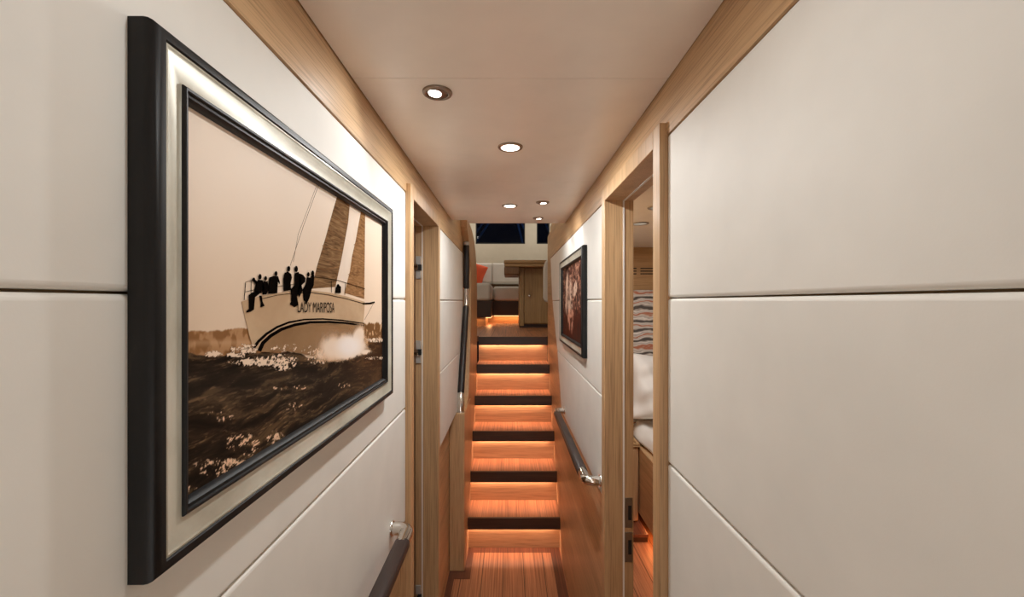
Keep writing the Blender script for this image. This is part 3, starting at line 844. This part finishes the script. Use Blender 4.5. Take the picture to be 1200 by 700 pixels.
def pillow(name, c, w, h, th, rot, mat, label, cat, group=None, crumple=0.0, seed=1):
    bm = bmesh.new(); n = 14
    rnd = random.Random(seed)
    ph = [rnd.uniform(0, 6.28) for _ in range(6)]
    grid = {}
    for side in (1, -1):
        for i in range(n + 1):
            for j in range(n + 1):
                u, v = i / n * 2 - 1, j / n * 2 - 1
                if side == -1 and (i in (0, n) or j in (0, n)):
                    grid[side, i, j] = grid[1, i, j]; continue
                t = ((1 - u ** 4) * (1 - v ** 4)) ** .55
                wv = crumple * (math.sin(5 * u + 3 * v + ph[0]) + .7 * math.sin(9 * v - 4 * u + ph[1]) + .5 * math.sin(13 * u + 6 * v + ph[2]))
                pin = 1 - .10 * (1 - abs(v)) * abs(u) ** 3
                pin2 = 1 - .10 * (1 - abs(u)) * abs(v) ** 3
                grid[side, i, j] = bm.verts.new((u * w / 2 * pin, side * th / 2 * t + wv * t, v * h / 2 * pin2))
    for side in (1, -1):
        for i in range(n):
            for j in range(n):
                bm.faces.new([grid[side, i, j], grid[side, i + 1, j], grid[side, i + 1, j + 1], grid[side, i, j + 1]])
    bmesh.ops.recalc_face_normals(bm, faces=bm.faces)
    me = bpy.data.meshes.new(name); bm.to_mesh(me); bm.free(); me.materials.append(mat)
    for p in me.polygons: p.use_smooth = True
    o = bpy.data.objects.new(name, me); COL.objects.link(o); o.location = c; o.rotation_euler = rot
    q = o.modifiers.new('s', 'SUBSURF'); q.levels = 1; q.render_levels = 1
    return tag(o, label, cat, group)
pillow('cushion', (-.60, 7.18, ZC + .475), .42, .42, .14, (-.25, .35, .1), M['orange'], 'bright orange scatter cushion leaning on the grey sofa back', 'cushion')

for x, y in ((-.1, 2.7), (-.7, 7.3), (.6, 7.3), (-.9, 4.3)):
    disc('salon_lamp', (x, y, zt - .03), (x, y, 0), 6, .12, (1, .94, .84))
bl = bpy.data.lights.new('streak_light', 'POINT'); bl.energy = 5; bl.color = (.3, .6, 1); bl.shadow_soft_size = .2  # added blue light to brighten the bars outside, no known source
o = bpy.data.objects.new('streak_light', bl); COL.objects.link(o); o.location = (0, 8.6, 3.6)

# ------------------------------------------------------------------ cabin behind the right doorway
CB = 3.64
struct(MB().box(.42, 2.1, CB, CB + .05, 0, CZ).build('wall_cabin', M['oak_pale']))
struct(MB().box(2.1, 2.15, .5, CB, 0, CZ).build('wall_cabin_side', M['oak_pale']))
struct(MB().box(.416, 2.1, .45, .5, 0, CZ).build('wall_cabin_near', M['oak_pale']))
struct(MB().box(.42, 2.1, .5, CB, -.05, 0).build('floor_cabin', M['teak']))
struct(MB().box(.416, 2.1, .5, CB, CZ, CZ + .05).build('ceiling_cabin', M['white_paint']))
vt = thing('air_vent', (1.1, CB, ZC + .255), 'slotted air vent in the wooden bulkhead over the striped headboard', 'vent')
MB().box(.98, 1.36, CB - .008, CB, ZC + .205, ZC + .310).build('vent_panel', M['oak_pale'], vt, bevel=.002)
for x0, x1 in ((.99, 1.085), (1.118, 1.225), (1.25, 1.35)):
    for zc in (.285, .262, .239):
        MB().box(x0, x1, CB - .010, CB - .0075, ZC + zc - .0045, ZC + zc + .0045).build('vent_slot', M['black'], vt)
hb = MB().box(.95, 2.08, CB - .052, CB - .002, .62, ZC + .100).build('headboard', M['zebra'], None, bevel=.02, seg=3)
tag(hb, 'headboard in wavy grey, black and orange striped cloth behind the bed', 'headboard')

bd = thing('bed', (1.5, 2.6, 0), 'oak sided bed with white linen seen through the right doorway', 'bed')
MB().box(1.04, 2.09, 1.6, 3.57, 0, .12).build('plinth', M['oak_y'], bd)
MB().box(.964, 2.09, 1.55, 3.58, .12, .612).build('bed_base', M['oak_y'], bd, bevel=.006)
mt = MB()
n = 22
def mz(u, v): return .70 + .022 * math.sin(9 * u + 4 * v) + .016 * math.sin(17 * v - 6 * u) + .010 * math.sin(29 * u + 13 * v)
rows = []
for i in range(n + 1):
    y = 1.6 + (3.52 - 1.6) * i / n
    r = [(.985, y, .600)] + [(.985 + .018 * math.sin(11 * y) + (.012 if k else 0), y, .63 + .035 * k) for k in range(2)]
    for j in range(n + 1):
        x = 1.02 + 1.05 * j / n
        r.append((x, y, mz(j / n * 2, y)))
    r.append((2.07, y, .600))
    rows.append(r)
mt.rings(rows).build('duvet', M['linen'], bd, smooth=True, subsurf=1)
pillow('pillow', (1.25, 3.40, 1.005), .64, .55, .20, (-.22, .08, .05), M['linen'], 'white crumpled pillow propped against the striped headboard', 'pillow', None, .034, 3)
nt_ = thing('nightstand', (.84, 3.38, 0), 'oak bedside cabinet with a raised rim beside the bed', 'nightstand')
MB().box(.60, .975, 3.00, 3.62, .0, .04).build('plinth', M['walnut_x'], nt_)
MB().box(.60, .975, 2.98, 3.62, .042, .066).build('base_step', M['teak_border'], nt_, bevel=.003)
MB().box(.60, .958, 3.15, 3.62, .067, .62).build('carcass', M['oak_z'], nt_, bevel=.012)
MB().box(.61, .935, 3.136, 3.149, .08, .605).build('cabinet_door', M['oak_z'], nt_, bevel=.003)
MB().box(.595, .962, 3.132, 3.63, .62, .632).box(.595, .962, 3.132, 3.155, .632, .650).box(.938, .962, 3.155, 3.63, .632, .650).build('top_rim', M['oak_pale'], nt_, bevel=.005)
for x, y, lb in ((.777, 2.53, 'round ceiling downlight near the bulkhead in the cabin beyond the doorway'), (.735, 2.10, 'half hidden ceiling downlight near the cabin doorway')):
    downlight(x, y, .052, lb, None, 6.5, lens='lens_dim', size=150)
l = bpy.data.lights.new('bed_led', 'AREA'); l.shape = 'RECTANGLE'; l.size = .02; l.size_y = 1.2; l.energy = 1.1; l.color = (1, .38, .12)
o = bpy.data.objects.new('bed_led', l); COL.objects.link(o); o.location = (1.0, 2.5, .11)

# ------------------------------------------------------------------ world, camera, view
w = bpy.data.worlds.new('night'); SC.world = w; w.use_nodes = True
w.node_tree.nodes['Background'].inputs[0].default_value = (.0012, .0018, .004, 1)
w.node_tree.nodes['Background'].inputs[1].default_value = 1.0
cam = bpy.data.cameras.new('camera'); co = bpy.data.objects.new('camera', cam); COL.objects.link(co)
cam.sensor_fit = 'HORIZONTAL'; cam.sensor_width = 36; cam.lens = F / 1200 * 36
cam.shift_x = (600 - CX) / 1200; cam.shift_y = (CY - 350) / 1200
cam.clip_start = .02
co.location = (0, 0, ZC); co.rotation_euler = (PI / 2, 0, 0)
SC.camera = co
vs = SC.view_settings
SC.display_settings.display_device = 'sRGB'
vs.view_transform = 'Standard'; vs.look = 'None'; vs.exposure = 0.36; vs.gamma = 1.0; vs.use_curve_mapping = False
SC.cycles.use_denoising = True
SC.cycles.max_bounces = 14; SC.cycles.diffuse_bounces = 8; SC.cycles.glossy_bounces = 6
SC.cycles.sample_clamp_indirect = 6
